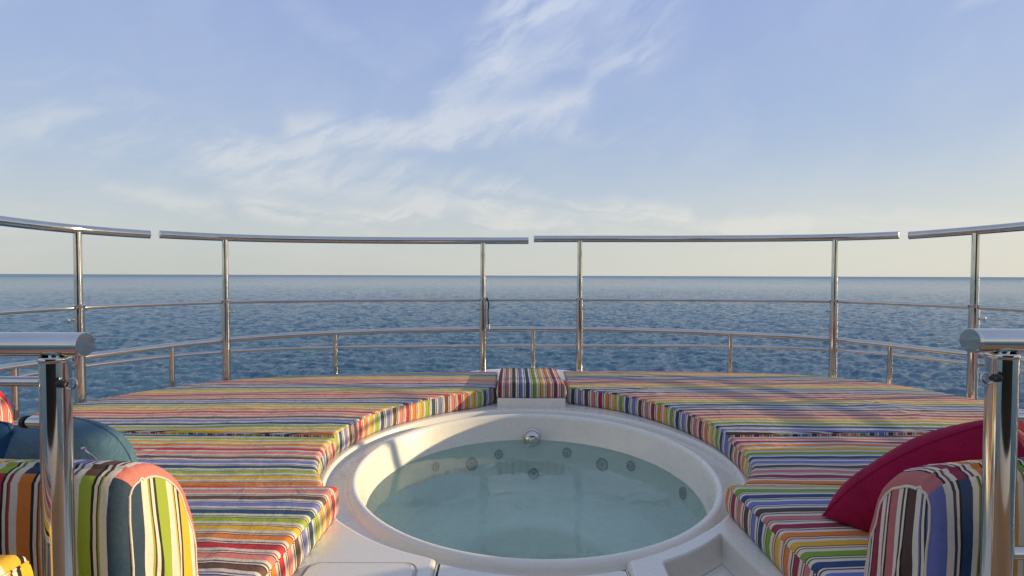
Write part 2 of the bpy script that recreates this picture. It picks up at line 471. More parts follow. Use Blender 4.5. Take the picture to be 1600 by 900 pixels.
# ------------------------------------------------------------------ plan of the bow
post_plan = [(-2.50, 0.2), (-2.52, 1.2), (-2.54, 2.1), (-2.47, 2.86), (-2.00, 3.44), (-1.2, 3.70), (-.222, 3.80), (.52, 3.83), (1.45, 3.82), (2.35, 3.62), (2.80, 3.02), (2.90, 2.2), (2.88, 1.2), (2.86, 0.2)]
post_curve = [(v.x, v.y) for v in catmull([(a, b, 0) for a, b in post_plan], 14)]
def offset_curve(c, d):
    res = []
    for i, p in enumerate(c):
        a = c[max(i - 1, 0)]; b = c[min(i + 1, len(c) - 1)]
        tx, ty = b[0] - a[0], b[1] - a[1]; L = math.hypot(tx, ty)
        res.append((p[0] - ty / L * d, p[1] + tx / L * d))
    return res
hull_line = offset_curve(post_curve, 0.10)
low_curve = offset_curve(post_curve, 0.045)
pad_line = offset_curve(post_curve, -0.055)
TC = Vector((0.10, 2.20, RIM))

# ------------------------------------------------------------------ white deck with openings
def fill_poly(bm, outline, holes, z, mat_i=0):
    pts = [Vector(p[:2]) for p in outline]; edges = [(i, (i + 1) % len(pts)) for i in range(len(pts))]
    for h in holes:
        b0 = len(pts); pts += [Vector(p[:2]) for p in h]
        edges += [(b0 + i, b0 + (i + 1) % len(h)) for i in range(len(h))]
    v, e, f, *_ = delaunay_2d_cdt(pts, edges, [], 1, 1e-6)
    def inside(p, poly):
        c = False; n = len(poly)
        for i in range(n):
            x1, y1 = poly[i][:2]; x2, y2 = poly[(i + 1) % n][:2]
            if (y1 > p[1]) != (y2 > p[1]) and p[0] < (x2 - x1) * (p[1] - y1) / (y2 - y1) + x1: c = not c
        return c
    vs = [bm.verts.new((a.x, a.y, z)) for a in v]
    for tri in f:
        cx = sum(v[i].x for i in tri) / len(tri); cy = sum(v[i].y for i in tri) / len(tri)
        if inside((cx, cy), outline) and not any(inside((cx, cy), h) for h in holes):
            bm.faces.new([vs[i] for i in tri])
def wall(bm, loop, prof, closed=True):
    """prof: list of (inward offset, z) rings along the loop; offset measured along the left normal"""
    n = len(loop); rings = []
    for off, z in prof:
        ring = []
        for i, p in enumerate(loop):
            a = loop[(i - 1) % n] if closed else loop[max(i - 1, 0)]; b = loop[(i + 1) % n] if closed else loop[min(i + 1, n - 1)]
            tx, ty = b[0] - a[0], b[1] - a[1]; L = math.hypot(tx, ty) or 1
            ring.append(bm.verts.new((p[0] - ty / L * off, p[1] + tx / L * off, z)))
        rings.append(ring)
    for r in range(len(rings) - 1):
        for i in range(n if closed else n - 1):
            j = (i + 1) % n
            bm.faces.new((rings[r][i], rings[r][j], rings[r + 1][j], rings[r + 1][i]))
def round_poly(pts, rad, seg=6):
    res = []; n = len(pts)
    for i in range(n):
        p = Vector(pts[i]).to_2d(); a = Vector(pts[i - 1]).to_2d(); b = Vector(pts[(i + 1) % n]).to_2d()
        da = (a - p); db = (b - p); r = min(rad, da.length * .45, db.length * .45)
        s = p + da.normalized() * r; e = p + db.normalized() * r
        for k in range(seg + 1):
            t_ = k / seg; q = s * (1 - t_) ** 2 + p * 2 * t_ * (1 - t_) + e * t_ * t_
            res.append((q.x, q.y))
    return res
R_OUT = 0.895
def ledge_r(a):      # the ledge round the gutter comes closer to the tub at the front
    d = (math.degrees(a) + 180) % 360 - 180
    if d > 90: d -= 360
    return float(np.interp(d, [-270, -180, -160, -143, -137, -126, -116, -90, -61, -49, -34, -20, 0, 90], [.895, .895, .888, .873, .860, .845, .828, .812, .800, .802, .823, .86, .895, .895]))
# entry cut-out at the front of the tub ring (walk-in step), and the tray recess to the right of it
step_x0, step_x1 = -0.235, 0.352
ang0 = math.atan2(-math.sqrt(.826 ** 2 - (step_x0 - TC.x) ** 2), step_x0 - TC.x)
ang1 = math.atan2(-math.sqrt(.802 ** 2 - (step_x1 - TC.x) ** 2), step_x1 - TC.x)
big_arc = [(TC.x + ledge_r(a) * math.cos(a), TC.y + ledge_r(a) * math.sin(a)) for a in np.linspace(ang1, ang0 + 2 * math.pi, 150)]   # counter-clockwise, leaves the entry open
key = big_arc + [(step_x0, 1.30), (step_x0, 0.98), (step_x1, 0.98), (step_x1, 1.30)]
tray = [(TC.x + .834 * math.cos(R(a)), TC.y + .834 * math.sin(R(a))) for a in np.linspace(-45.5, -66, 9)]
tray = round_poly(tray + [(0.425, 1.2), (0.435, 1.02), (0.726, 1.02), (0.716, 1.38)], 0.02)
outline = [p for p in hull_line if p[1] > 0.76]
outline = outline + [(outline[-1][0], 0.74), (outline[0][0], 0.74)]
deck = empty('bow_deck', (0, 2.2, RIM), None, None); deck['kind'] = 'structure'
deck['label'] = 'white fibreglass bow deck round the hot tub'
bm = bmesh.new(); fill_poly(bm, outline, [key, tray], RIM)
dk = obj('deck_surface', bm, GEL, deck)
bm = bmesh.new()
arcn = [Vector(p) for p in big_arc]
# rounded nose of the ledge, dropping into the gutter
wall(bm, key, [(0, RIM), (.004, RIM - .0008), (.008, RIM - .003), (.0115, RIM - .0075), (.0135, RIM - .014), (.015, RIM - .045)])
obj('ledge', bm, GEL, deck)
bm = bmesh.new()
wall(bm, tray, [(0, RIM), (.004, RIM - .0015), (.007, RIM - .005), (.0095, RIM - .012), (.020, RIM - .048), (.036, RIM - .062)])
fill_poly(bm, tray, [], RIM - .0635)
obj('tray_recess', bm, GEL_TRAY, deck)
bm = bmesh.new(); wall(bm, outline, [(0, RIM), (0, RIM - .8)]); obj('deck_edge', bm, GEL, deck)
# plinth behind the tub that carries the small pad, with the bow cap behind
bm = bmesh.new()
box(bm, (-0.092, 3.125, RIM - .05), (0.342, 3.70, RIM + .060), 0.012)
obj('plinth', bm, GEL, deck)
bm = bmesh.new()
cap_loop = [(0.09 + 0.47 * math.cos(a), 3.70 + 0.24 * math.sin(a)) for a in np.linspace(0, 2 * math.pi, 64, endpoint=False)]
wall(bm, cap_loop, [(0, RIM), (0, RIM + .088), (.008, RIM + .096), (.02, RIM + .100)])
fill_poly(bm, [(0.09 + 0.45 * math.cos(a), 3.70 + 0.22 * math.sin(a)) for a in np.linspace(0, 2 * math.pi, 64, endpoint=False)], [], RIM + .100)
obj('bow_cap', bm, GEL, deck)

# hatch lid on the left
lid = empty('hatch_lid', (-.43, 1.2, RIM), 'flat white hatch lid left of the hot tub beside the striped pad', 'hatch')
bm = bmesh.new()
lp = round_poly([(-.575, 1.00), (-.275, 1.00), (-.275, 1.412), (-.575, 1.412)], 0.035)
wall(bm, lp, [(0, RIM + .001), (0, RIM + .006), (.003, RIM + .0085), (.006, RIM + .009)])
fill_poly(bm, [(-.425 + (x + .425) * .965, 1.206 + (y - 1.206) * .972) for x, y in lp], [], RIM + .009)
obj('lid_panel', bm, GEL, lid)
bm = bmesh.new()
lp2 = round_poly([(-.583, 0.992), (-.267, 0.992), (-.267, 1.420), (-.583, 1.420)], 0.04)
ring_tube(bm, [(x, y, RIM + .0005) for x, y in lp2 + lp2[:1]], 0.0035, 8, False)
obj('seal', bm, GROOVE, lid)

# ------------------------------------------------------------------ hot tub
tub = empty('hot_tub', (TC.x, TC.y, RIM - .9), 'round white hot tub sunk in the bow deck between the striped sun pads', 'hot tub')
prof = [(.892, -.030), (.86, -.034), (.815, -.034), (.800, -.030), (.790, -.018), (.784, -.004), (.776, .004), (.766, .006), (.757, .002), (.751, -.008), (.748, -.02),
        (.735, -.09), (.722, -.145), (.705, -.25), (.69, -.36), (.672, -.40), (.64, -.42), (.45, -.43), (.36, -.435), (.33, -.45), (.31, -.48), (.29, -.60), (.25, -.64), (.20, -.65), (.001, -.655)]
bm = bmesh.new(); lathe(bm, prof, TC, 160)
for v in bm.verts:
    dx, dy = v.co.x - TC.x, v.co.y - TC.y; r = math.hypot(dx, dy)
    if r > .7901:
        a = math.atan2(dy, dx); k = (ledge_r(a) + .012 - .79) / (.907 - .79); r2 = .79 + (r - .79) * k
        v.co.x = TC.x + dx / r * r2; v.co.y = TC.y + dy / r * r2
obj('shell', bm, TUB, tub)
bm = bmesh.new()
sa = [(TC.x + .814 * math.cos(a), TC.y + .814 * math.sin(a)) for a in np.linspace(ang1 - .02, ang0 + 2 * math.pi + .02 - 2 * math.pi, 24)]
sa = [p for p in sa if step_x0 + .016 < p[0] < step_x1 - .016]
stp = [(step_x1 - .016, sa[0][1])] + sa + [(step_x0 + .016, sa[-1][1]), (step_x0 + .016, 1.0), (step_x1 - .016, 1.0)]
area = sum(stp[i_][0] * stp[(i_ + 1) % len(stp)][1] - stp[(i_ + 1) % len(stp)][0] * stp[i_][1] for i_ in range(len(stp)))
if area < 0: stp = stp[::-1]
wall(bm, stp, [(-.003, RIM - .06), (-.003, RIM - .022), (-.0015, RIM - .0165), (.002, RIM - .0135), (.006, RIM - .0125)])
fill_poly(bm, [(TC.x + .02 + (x - TC.x - .02) * .965, 1.2 + (y - 1.2) * .965) for x, y in stp], [], RIM - .0122)
obj('entry_step', bm, GEL, tub)
WATER_Z = RIM - .137
bm = bmesh.new()
lathe(bm, [(.726, 0.0)] + [(.726 * (1 - k / 30), 0) for k in range(1, 30)] + [(.001, 0)], (TC.x, TC.y, WATER_Z), 96)
tw = obj('tub_water', bm, TUBW); put_tags(tw, 'still pale turquoise water in the round hot tub', kind='structure')
# jets: find where the line of sight meets the shell
def hit_shell(px, py):
    d = ray(px, py); s = 1.9
    while s < 4:
        q = Vector((0, 0, CAMZ)) + d * (s / d.y); r = math.hypot(q.x - TC.x, q.y - TC.y); h = q.z - RIM
        rr = np.interp(-h, [.02, .09, .145, .25, .36, .40, .42], [.748, .735, .722, .705, .69, .672, .64])
        if r > rr and s > 2.0 or h < -.42: break
        s += .002
    n = Vector((TC.x - q.x, TC.y - q.y, 0)).normalized(); n = (n + Vector((0, 0, .14))).normalized()
    return q, n
JETM = mat_simple('jet_grey_plastic', (0.010, 0.014, 0.014), 0.3)
JETC = mat_simple('jet_dark_core', (0.02, 0.025, 0.03), 0.4)
for px, py, r in [(680, 729, .030), (737, 725, .042), (779, 710, .030), (886, 707, .032), (941, 726, .042), (986, 728, .032), (1068, 771, .034), (834, 740, .037)]:
    q, n = hit_shell(px, py); r *= .88
    j = obj('jet', lathe_on(bmesh.new(), [(r * 1.0, -.004), (r, .004), (r * .9, .009), (r * .72, .010), (r * .62, .004), (r * .6, -.002), (.0001, -.002)], q, n), JETM, tub)
    obj('nozzle', lathe_on(bmesh.new(), [(r * .40, -.001), (r * .38, .010), (r * .25, .013), (r * .14, .008), (.0001, .006)], q, n), JETC, j)
# chrome spout knob on the back wall
q = at_y(831, 683, 2.915)
sp = obj('spout', lathe_on(bmesh.new(), [(.052, -.03), (.052, .004), (.048, .008), (.045, .012), (.045, .040), (.042, .052), (.034, .060), (.020, .064), (.0001, .065)], q, (0, -1, .05), 36), STEEL, tub)
obj('spout_cap', lathe_on(bmesh.new(), [(.016, .060), (.015, .068), (.010, .071), (.0001, .072)], q, (0, -1, .05), 28), STEEL_DULL, sp)

# ------------------------------------------------------------------ sun pads
def resample(poly, ts):
    P_ = np.array([(p[0], p[1]) for p in poly], float)
    L = np.concatenate([[0], np.cumsum(np.hypot(*np.diff(P_, axis=0).T))]); L /= L[-1]
    return np.stack([np.interp(ts, L, P_[:, 0]), np.interp(ts, L, P_[:, 1])], -1)
def params(n, length, r):
    e = np.array([0, .10, .25, .45, .7, 1.0, 1.6]) * r / length
    return np.concatenate([e, np.linspace(e[-1], 1 - e[-1], n)[1:-1], 1 - e[::-1]])
def pad(name, label, c0, c1, z0, z1, mat, top_u, side_u, group=None, r=0.020, nu=84, nv=84, crown=0.006, cat='sun pad', seed=0.0, wr=0.0042, parent=None):
    """c0, c1: the two long curved sides of the pad (plan), joined by straight ends. top_u(x,y) and side_u(s): stripe coordinate."""
    L0 = sum(math.dist(c0[i][:2], c0[i + 1][:2]) for i in range(len(c0) - 1)); W = math.dist(c0[0][:2], c1[0][:2]); W1 = math.dist(c0[-1][:2], c1[-1][:2])
    us = params(nu, L0, r); vs = params(nv, min(W, W1), r)
    A = resample(c0, us); B = resample(c1, us)
    G = A[:, None, :] * (1 - vs)[None, :, None] + B[:, None, :] * vs[None, :, None]
    n, m_ = G.shape[:2]
    border = np.concatenate([G[:, 0], G[-1, 1:], G[-2::-1, -1], G[0, -2:0:-1]])
    # distance to the border (segments)
    flat = G.reshape(-1, 2); a = border; b = np.roll(border, -1, 0); ab = b - a; L2 = (ab ** 2).sum(1) + 1e-12
    dmin = np.full(len(flat), 9.0)
    for i in range(len(a)):
        t_ = np.clip(((flat - a[i]) @ ab[i]) / L2[i], 0, 1)
        q = flat - (a[i] + t_[:, None] * ab[i]); dmin = np.minimum(dmin, np.hypot(q[:, 0], q[:, 1]))
    e = bpy.data.objects.new(name, None); col.objects.link(e); e.empty_display_size = .1
    cc = flat.mean(0); e.location = (cc[0], cc[1], z0); put_tags(e, label, cat, group)
    bm = bmesh.new(); uvl = bm.loops.layers.uv.new('UVMap')
    zz = []
    for k, (x, y) in enumerate(flat):
        d = dmin[k]; drop = r - math.sqrt(max(0, r * r - (r - min(d, r)) ** 2))
        fl = min(1, d / .10)
        nz = noise.noise((x * 3.1 + seed, y * 3.3, seed)) * 1.1 + noise.noise((x * 9 + seed, y * 12, seed + 3)) * .5
        rg = 1 - abs(noise.noise((x * 5 + y * 2.2 + seed * 2, y * 13 - x * 1.5, seed + 7)) * 2)
        msk = max(0, noise.noise((x * 1.7 + seed, y * 1.9, seed + 11)) - .08) * 2.2
        nz += max(0, rg - .55) * msk * 2.4
        pk = noise.noise((x * 34 + seed, y * 34, 1.7)) * .0012 * math.exp(-d / .05)
        zz.append(z1 - drop + (crown * (min(1, d / .22)) ** .6 + wr * nz) * fl + pk)
    V = [bm.verts.new((flat[k][0], flat[k][1], zz[k])) for k in range(len(flat))]
    for i in range(n - 1):
        for j in range(m_ - 1):
            q = (i * m_ + j, (i + 1) * m_ + j, (i + 1) * m_ + j + 1, i * m_ + j + 1)
            f = bm.faces.new([V[k] for k in q])
            for lp, k in zip(f.loops, q): lp[uvl].uv = (top_u(flat[k][0], flat[k][1]), flat[k][0])
    tp = obj('top_panel', bm, mat, e)
    # boxing strip
    bm = bmesh.new(); uvl = bm.loops.layers.uv.new('UVMap')
    bz = {}
    idx = [(i, 0) for i in range(n)] + [(n - 1, j) for j in range(1, m_)] + [(i, m_ - 1) for i in range(n - 2, -1, -1)] + [(0, j) for j in range(m_ - 2, 0, -1)]
    ztop = [zz[i * m_ + j] for i, j in idx]
    nb = len(border); S = np.concatenate([[0], np.cumsum(np.hypot(*(np.roll(border, -1, 0) - border).T))])
    area = 0.5 * sum(border[i][0] * border[(i + 1) % nb][1] - border[(i + 1) % nb][0] * border[i][1] for i in range(nb)); sg = 1 if area > 0 else -1
    rings = []
    hs = [1, .93, .8, .5, .2, .07, 0]; bul = [0, .003, .005, .008, .006, .003, -.002]
    for h, bu in zip(hs, bul):
        ring = []
        for i in range(nb):
            a_ = border[(i - 2) % nb]; b_ = border[(i + 2) % nb]; tx, ty = b_ - a_; L = math.hypot(tx, ty) or 1
            w = 1 + .5 * noise.noise((border[i][0] * 14, border[i][1] * 14, seed + h * 2))
            off = bu * w * sg
            ring.append(bm.verts.new((border[i][0] + ty / L * off, border[i][1] - tx / L * off, z0 + (ztop[i] - z0) * h)))
        rings.append(ring)
    for k in range(len(rings) - 1):
        for i in range(nb):
            j = (i + 1) % nb
            f = bm.faces.new((rings[k][i], rings[k][j], rings[k + 1][j], rings[k + 1][i]))
            for lp, s in zip(f.loops, (S[i], S[i + 1], S[i + 1], S[i])): lp[uvl].uv = (side_u(s), hs[k])
    obj('side_panel', bm, mat, e)
    # piped seam along the top edge
    bm = bmesh.new(); uvl = bm.loops.layers.uv.new('UVMap')
    pts = [Vector((border[i][0], border[i][1], ztop[i] - .0005)) for i in range(nb)]
    cx = Vector((cc[0], cc[1], 0))
    ss = [float(S[k]) for k in range(nb)]
    keep = [k for k in range(nb) if k == 0 or (pts[k] - pts[k - 1]).length > .003]
    pl = [pts[k] for k in keep] + [pts[0]]; sl_ = [ss[k] for k in keep] + [float(S[-1])]
    ring_tube(bm, pl, 0.0028, 6, False); bm.verts.index_update()
    for f in bm.faces:
        for lp in f.loops: lp[uvl].uv = (side_u(sl_[lp.vert.index // 6]), 0)
    obj('piping', bm, mat, e)
    return e

U = 0.048
def sub(curve, pa, pb):
    """part of a plan curve between the points nearest to pa and pb"""
    d = lambda p, q: math.hypot(p[0] - q[0], p[1] - q[1])
    i = min(range(len(curve)), key=lambda k: d(curve[k], pa)); j = min(range(len(curve)), key=lambda k: d(curve[k], pb))
    return curve[i:j + 1] if i <= j else curve[j:i + 1][::-1]
Z0 = RIM + .003
# left pads (stripes run across the boat; colour order falls towards the camera)
inner_A = catmull([(-.105, 3.235, 0), (-.21, 3.12, 0), (-.33, 3.045, 0), (-.46, 2.945, 0), (-.60, 2.80, 0), (-.70, 2.66, 0), (-.765, 2.50, 0), (-.808, 2.30, 0), (-.812, 2.262, 0)], 6)
outer_A = [(-.105, 3.735)] + [p for p in sub(pad_line, (-.15, 3.74), (-2.47, 2.35))] 
outer_A = [(-.105, 3.745)] + outer_A[1:]
if outer_A[-1][1] > 2.37: outer_A.append((-2.47, 2.36))
ul = lambda off: (lambda x, y: (y - 1.69 - .012 * (x + 1.2)) / U + .2 + off)     # index rises away from the camera: red, orange.. reversed towards it
# stripe index 0 (red) sits at y = 1.69
padA = pad('sun_pad', 'far left striped sun pad, sunlit, reaching out to the port bow rail', inner_A, outer_A, Z0, CTOP, STR_L,
           lambda x, y: (y - 1.69 - .035 * (x + .8)) / U + 5.2, lambda s: -s / .0455 + 6.6, 'large striped sun pads round the hot tub', seed=1.0, r=.011)
inner_B = catmull([(-.806, 2.252, 0), (-.80, 2.13, 0), (-.775, 1.99, 0), (-.735, 1.87, 0), (-.685, 1.785, 0), (-.655, 1.712, 0)], 6)
outer_B = [(-2.47, 2.345), (-2.47, 2.1), (-2.46, 1.712)]
padB = pad('sun_pad', 'middle left striped sun pad hugging the port side of the hot tub', inner_B, outer_B, Z0, CTOP - .012, STR_L,
           lambda x, y: (y - 1.69 - .01 * (x + .8)) / U + .25, lambda s: -s / .0455 + 1.2, 'large striped sun pads round the hot tub', seed=4.0)
inner_C = [(-.603, 1.704), (-.604, 1.5), (-.61, 0.885)]
outer_C = [(-2.46, 1.706), (-2.46, 1.4), (-2.46, 0.885)]
padC = pad('sun_pad', 'near left striped sun pad under the bright round-backed bolster', inner_C, outer_C, Z0, CTOP, STR_L,
           lambda x, y: (y - 1.69 - .008 * (x + .6)) / U + .25, lambda s: s / .0455 + 7.2, 'large striped sun pads round the hot tub', seed=9.0)
# right pads (colour order rises towards the camera)
inner_D = catmull([(.372, 3.225, 0), (.50, 3.15, 0), (.64, 3.06, 0), (.76, 2.93, 0), (.86, 2.78, 0), (.935, 2.61, 0), (.985, 2.42, 0), (.995, 2.285, 0)], 6)
outer_D = sub(pad_line, (.42, 3.76), (2.84, 2.36)); outer_D[0] = (.392, 3.775)
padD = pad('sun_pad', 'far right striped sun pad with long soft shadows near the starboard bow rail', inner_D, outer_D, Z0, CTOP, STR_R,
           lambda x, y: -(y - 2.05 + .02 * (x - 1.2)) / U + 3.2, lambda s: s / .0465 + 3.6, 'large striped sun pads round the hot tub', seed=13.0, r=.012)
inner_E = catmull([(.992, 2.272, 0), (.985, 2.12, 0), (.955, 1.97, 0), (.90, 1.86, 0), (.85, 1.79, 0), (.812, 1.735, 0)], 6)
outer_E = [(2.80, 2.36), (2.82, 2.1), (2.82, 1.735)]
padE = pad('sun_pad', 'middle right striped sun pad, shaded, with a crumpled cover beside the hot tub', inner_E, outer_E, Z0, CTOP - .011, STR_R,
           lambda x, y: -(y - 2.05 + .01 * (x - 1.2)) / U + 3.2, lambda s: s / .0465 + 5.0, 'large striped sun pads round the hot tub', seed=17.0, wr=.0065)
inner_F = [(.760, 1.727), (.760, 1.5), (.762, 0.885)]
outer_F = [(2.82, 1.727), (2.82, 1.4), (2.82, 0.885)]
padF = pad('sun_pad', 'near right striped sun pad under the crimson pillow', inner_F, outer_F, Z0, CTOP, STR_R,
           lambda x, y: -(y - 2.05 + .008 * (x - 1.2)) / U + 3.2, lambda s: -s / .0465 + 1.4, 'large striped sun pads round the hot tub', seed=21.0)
# small centre pad; its stripes run fore and aft and carry on down the front
zs = RIM + .062
cm_c0 = [(-.090, 3.135), (.12, 3.130), (.340, 3.135)]; cm_c1 = [(-.082, 3.665), (.12, 3.67), (.332, 3.665)]
padS = pad('centre_pad', 'small square striped pad on the white plinth between the two far sun pads', cm_c0, cm_c1, zs, RIM + .155, STR_BR,
           lambda x, y: -(x + .075) / .044 + 8.3, lambda s: -(s - .015) / .044 + 8.3, r=.024, nu=22, nv=22, cat='pad', seed=31.0, crown=.004)
# ------------------------------------------------------------------ bolsters (round-backed bolster with a flat end panel)
def bolster(name, label, x_end, x_far, y0, y1, z0, h, mat, unit, uf, ue, ut, group=None, lean=0.0, cat='bolster', rb=.3, rf=.022, rv=.24, puff=.008):
    """x_end: inner end face; extends to x_far. profile in (y,z): upright front, rounded back."""
    e = empty(name, ((x_end + x_far) / 2, (y0 + y1) / 2, z0), label, cat, group)
    d = y1 - y0
    prof = []     # from bottom front up and over to the bottom back
    for k in range(7): prof.append((y0 - .006 * math.sin(math.pi * k / 6 * .9), z0 + (h - rf) * k / 6))
    for k in range(1, 9):
        a = math.pi / 2 * k / 8; prof.append((y0 + rf - rf * math.cos(a), z0 + h - rf + rf * math.sin(a)))
    rb_ = min(rb, d - rf - .015); rv = min(rv, h * .92)
    for k in range(1, 5): prof.append((y0 + rf + (d - rf - rb_) * k / 4, z0 + h + .006 * math.sin(math.pi * k / 4)))
    for k in range(1, 15):
        a = math.pi / 2 * k / 14; prof.append((y1 - rb_ + rb_ * math.sin(a), z0 + h - rv + rv * math.cos(a)))
    for k in range(1, 7): prof.append((y1 + .004 * math.sin(math.pi * k / 6), z0 + (h - rv) * (1 - k / 6)))
    sg = 1 if x_far > x_end else -1
    L = abs(x_far - x_end); r = .030
    cy = (y0 + y1) / 2; cz = z0 + h / 2
    def inset(pt, q):     # move toward the middle by q
        v = Vector((pt[0] - cy, pt[1] - cz)); l = v.length; v *= max(0, (l - q)) / l; return (cy + v.x, cz + v.y)
    def panel(mat_name, rows, uvf, nm):
        bm = bmesh.new(); uvl = bm.loops.layers.uv.new('UVMap')
        VV = [[bm.verts.new(p_) for p_ in row] for row in rows]
        for i in range(len(rows) - 1):
            for j in range(len(rows[i]) - 1):
                q = [(i, j), (i + 1, j), (i + 1, j + 1), (i, j + 1)]
                if len({VV[a][b_] for a, b_ in q}) < 4: continue
                f = bm.faces.new([VV[a][b_] for a, b_ in q])
                for lp, (a, b_) in zip(f.loops, q): lp[uvl].uv = uvf(Vector(rows[a][b_]), a, b_)
        return obj(nm, bm, mat, e)
    xs = [0, .003, .007, .012, .019] + list(np.linspace(.03, L - .03, 26)) + [L - .016, L - .006, L]
    def section(dx, sl):
        dd = min(dx, L - dx); ins = r - math.sqrt(max(0, r * r - (r - min(dd, r)) ** 2))
        row = []
        for (y, z) in sl:
            y2, z2 = inset((y, z), ins)
            wob = noise.noise((dx * 7, y * 9 + z * 5, x_end * 3)) * .008 + noise.noise((dx * 22, z * 14, y * 9 + x_end)) * .0035
            z2 += puff * (1 - math.exp(-dd / .09)) * (z - z0) / h
            if z > z0 + .01: z2 += wob * .7; y2 += wob * (1 if y > cy else -1)
            row.append((x_end + sg * dx, y2, z2))
        return row
    front = prof[:11]; back = prof[10:]
    rf_ = [section(dx, front) for dx in xs]; rt = [section(dx, back) for dx in xs]
    panel(None, rf_, lambda v, a, b_: (uf(abs(v.x - x_end)), v.z), 'front_panel')
    panel(None, rt, lambda v, a, b_: (ut(abs(v.x - x_end)), v.y), 'back_panel')
    # end panels: rings shrinking to the middle, slightly domed
    for xe, s2, nm in ((0, -1, 'end_panel'), (L, 1, 'end_panel')):
        base = section(xe, prof)
        rows = []
        for k in range(9):
            q = 1 - k / 8
            rows.append([(p_[0] + sg * s2 * .016 * (1 - q * q) * (1 + .5 * noise.noise((p_[1] * 12, p_[2] * 10, k * .2))), cy + (p_[1] - cy) * q, (z0 + (cz - z0) * .0) + (p_[2] - z0) * q) for p_ in base])
        panel(None, rows, lambda v, a, b_: (ue(v.y - y0), v.z), nm)
    # piping round the inner end
    bm = bmesh.new(); uvl = bm.loops.layers.uv.new('UVMap')
    pts = [Vector(p_) for p_ in section(0, prof)]
    ring_tube(bm, pts, .0022, 8)
    for f in bm.faces:
        for lp in f.loops: lp[uvl].uv = (7.86, 0)
    obj('piping', bm, mat, e)
    return e
bL = bolster('bolster', 'plump striped bolster with lime, navy and orange bands behind the left handrail post', -.715, -1.9, .905, 1.135, CTOP + .004, .352, STR_BL, .065,
             lambda d: -d / .054 + 4.46, lambda y: -(y - .017) / .068 + 4.43, lambda d: -d / .054 + 7.44, rv=.30)
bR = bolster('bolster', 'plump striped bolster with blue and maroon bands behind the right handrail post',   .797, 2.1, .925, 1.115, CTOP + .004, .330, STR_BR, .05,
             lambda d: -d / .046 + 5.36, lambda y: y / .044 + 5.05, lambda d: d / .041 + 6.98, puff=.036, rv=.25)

# ------------------------------------------------------------------ loose pillows
def pillow(name, label, corner, ea, eb, la, lb, th, mat, floor_z, seed=0, cat='pillow', rnd=.0, n=34, bul=0.0):
    """corner: lowest corner; ea/eb: edge directions; soft square pillow resting on floor_z"""
    ea = Vector(ea).normalized(); eb = Vector(eb); eb = (eb - ea * eb.dot(ea)).normalized(); nn = ea.cross(eb)
    c = Vector(corner) + ea * la / 2 + eb * lb / 2
    def pf(u, v):
        if rnd > 0: return math.sqrt(1 - rnd * v * v / 2), math.sqrt(1 - rnd * u * u / 2)
        return 1 - .085 * (1 - v * v) * abs(u) ** 3, 1 - .085 * (1 - u * u) * abs(v) ** 3
    e = empty(name, (c.x, c.y, floor_z), label, cat)
    bm = bmesh.new(); grid = {}
    for side in (1, -1):
        for i in range(n + 1):
            for j in range(n + 1):
                u = math.sin((i / n * 2 - 1) * math.pi / 2) ; v = math.sin((j / n * 2 - 1) * math.pi / 2)
                if side == -1 and (i in (0, n) or j in (0, n)):
                    grid[(side, i, j)] = grid[(1, i, j)]; continue
                pin, pin2 = pf(u, v)
                hgt = th * ((1 - u ** 4) * (1 - v ** 4)) ** .55
                hgt *= 1 + .14 * noise.noise((u * 2.2 + seed, v * 2.2, side + seed)) 
                fold = .006 * noise.noise((u * 7 + seed, v * 7, seed)) * (1 - u * u) * (1 - v * v)
                p_ = c + ea * (u * pin * la / 2) + eb * (v * pin2 * lb / 2 - bul * (1 - u * u) * (1 - v) / 2) + nn * side * (hgt + fold)
                if p_.z < floor_z + .004: p_.z = floor_z + .004 + (abs(u) + abs(v)) * .0004
                grid[(side, i, j)] = bm.verts.new(p_)
        for i in range(n):
            for j in range(n):
                bm.faces.new([grid[(side, i, j)], grid[(side, i + 1, j)], grid[(side, i + 1, j + 1)], grid[(side, i, j + 1)]])
    obj('cover', bm, mat, e)
    # stitched edge
    bm = bmesh.new()
    pts = []
    for k in range(4 * n):
        q = k % n; s = k // n
        u, v = [(q / n * 2 - 1, -1), (1, q / n * 2 - 1), (1 - q / n * 2, 1), (-1, 1 - q / n * 2)][s]
        u = math.sin(u * math.pi / 2); v = math.sin(v * math.pi / 2)
        pin, pin2 = pf(u, v)
        p_ = c + ea * (u * pin * la / 2) + eb * (v * pin2 * lb / 2 - bul * (1 - u * u) * (1 - v) / 2)
        p_.z = max(p_.z, floor_z + .005); pts.append(p_)
    ring_tube(bm, pts + pts[:1], .003, 6, False); obj('seam', bm, mat, e)
    return e
FZ = CTOP + .006
pillow('throw_pillow', 'crimson velvet throw pillow leaning behind the right bolster', (.922, 1.475, FZ), (.300, -.225, .350), (.60, .12, -.50), .545, .42, .092, CRIMSON, FZ, 3, rnd=.12, bul=.052)
tp = pillow('throw_pillow', 'teal blue throw pillow with a zip, tucked behind the left bolster', (-1.37, 1.27, FZ - .01), (1, -.03, .0), (0, .03, 1), .41, .362, .07, TEAL, FZ, 8, rnd=.95)
pillow('throw_pillow', 'dark navy blue pillow at the far left behind the left bolster', (-1.67, 1.235, FZ), (1, -.03, .03), (0, .03, 1), .45, .352, .055, NAVYC, FZ, 12, rnd=.4)
bm = bmesh.new(); a = at_y(131, 701, 1.19); b_ = at_y(152, 719, 1.185)
ring_tube(bm, [a, a * .5 + b_ * .5, b_], .0022, 8); lathe_on(bm, [(.0045, -.004), (.005, 0), (.0045, .004)], a, (1, 0, 0), 10)
obj('zip_pull', bm, STEEL, tp)

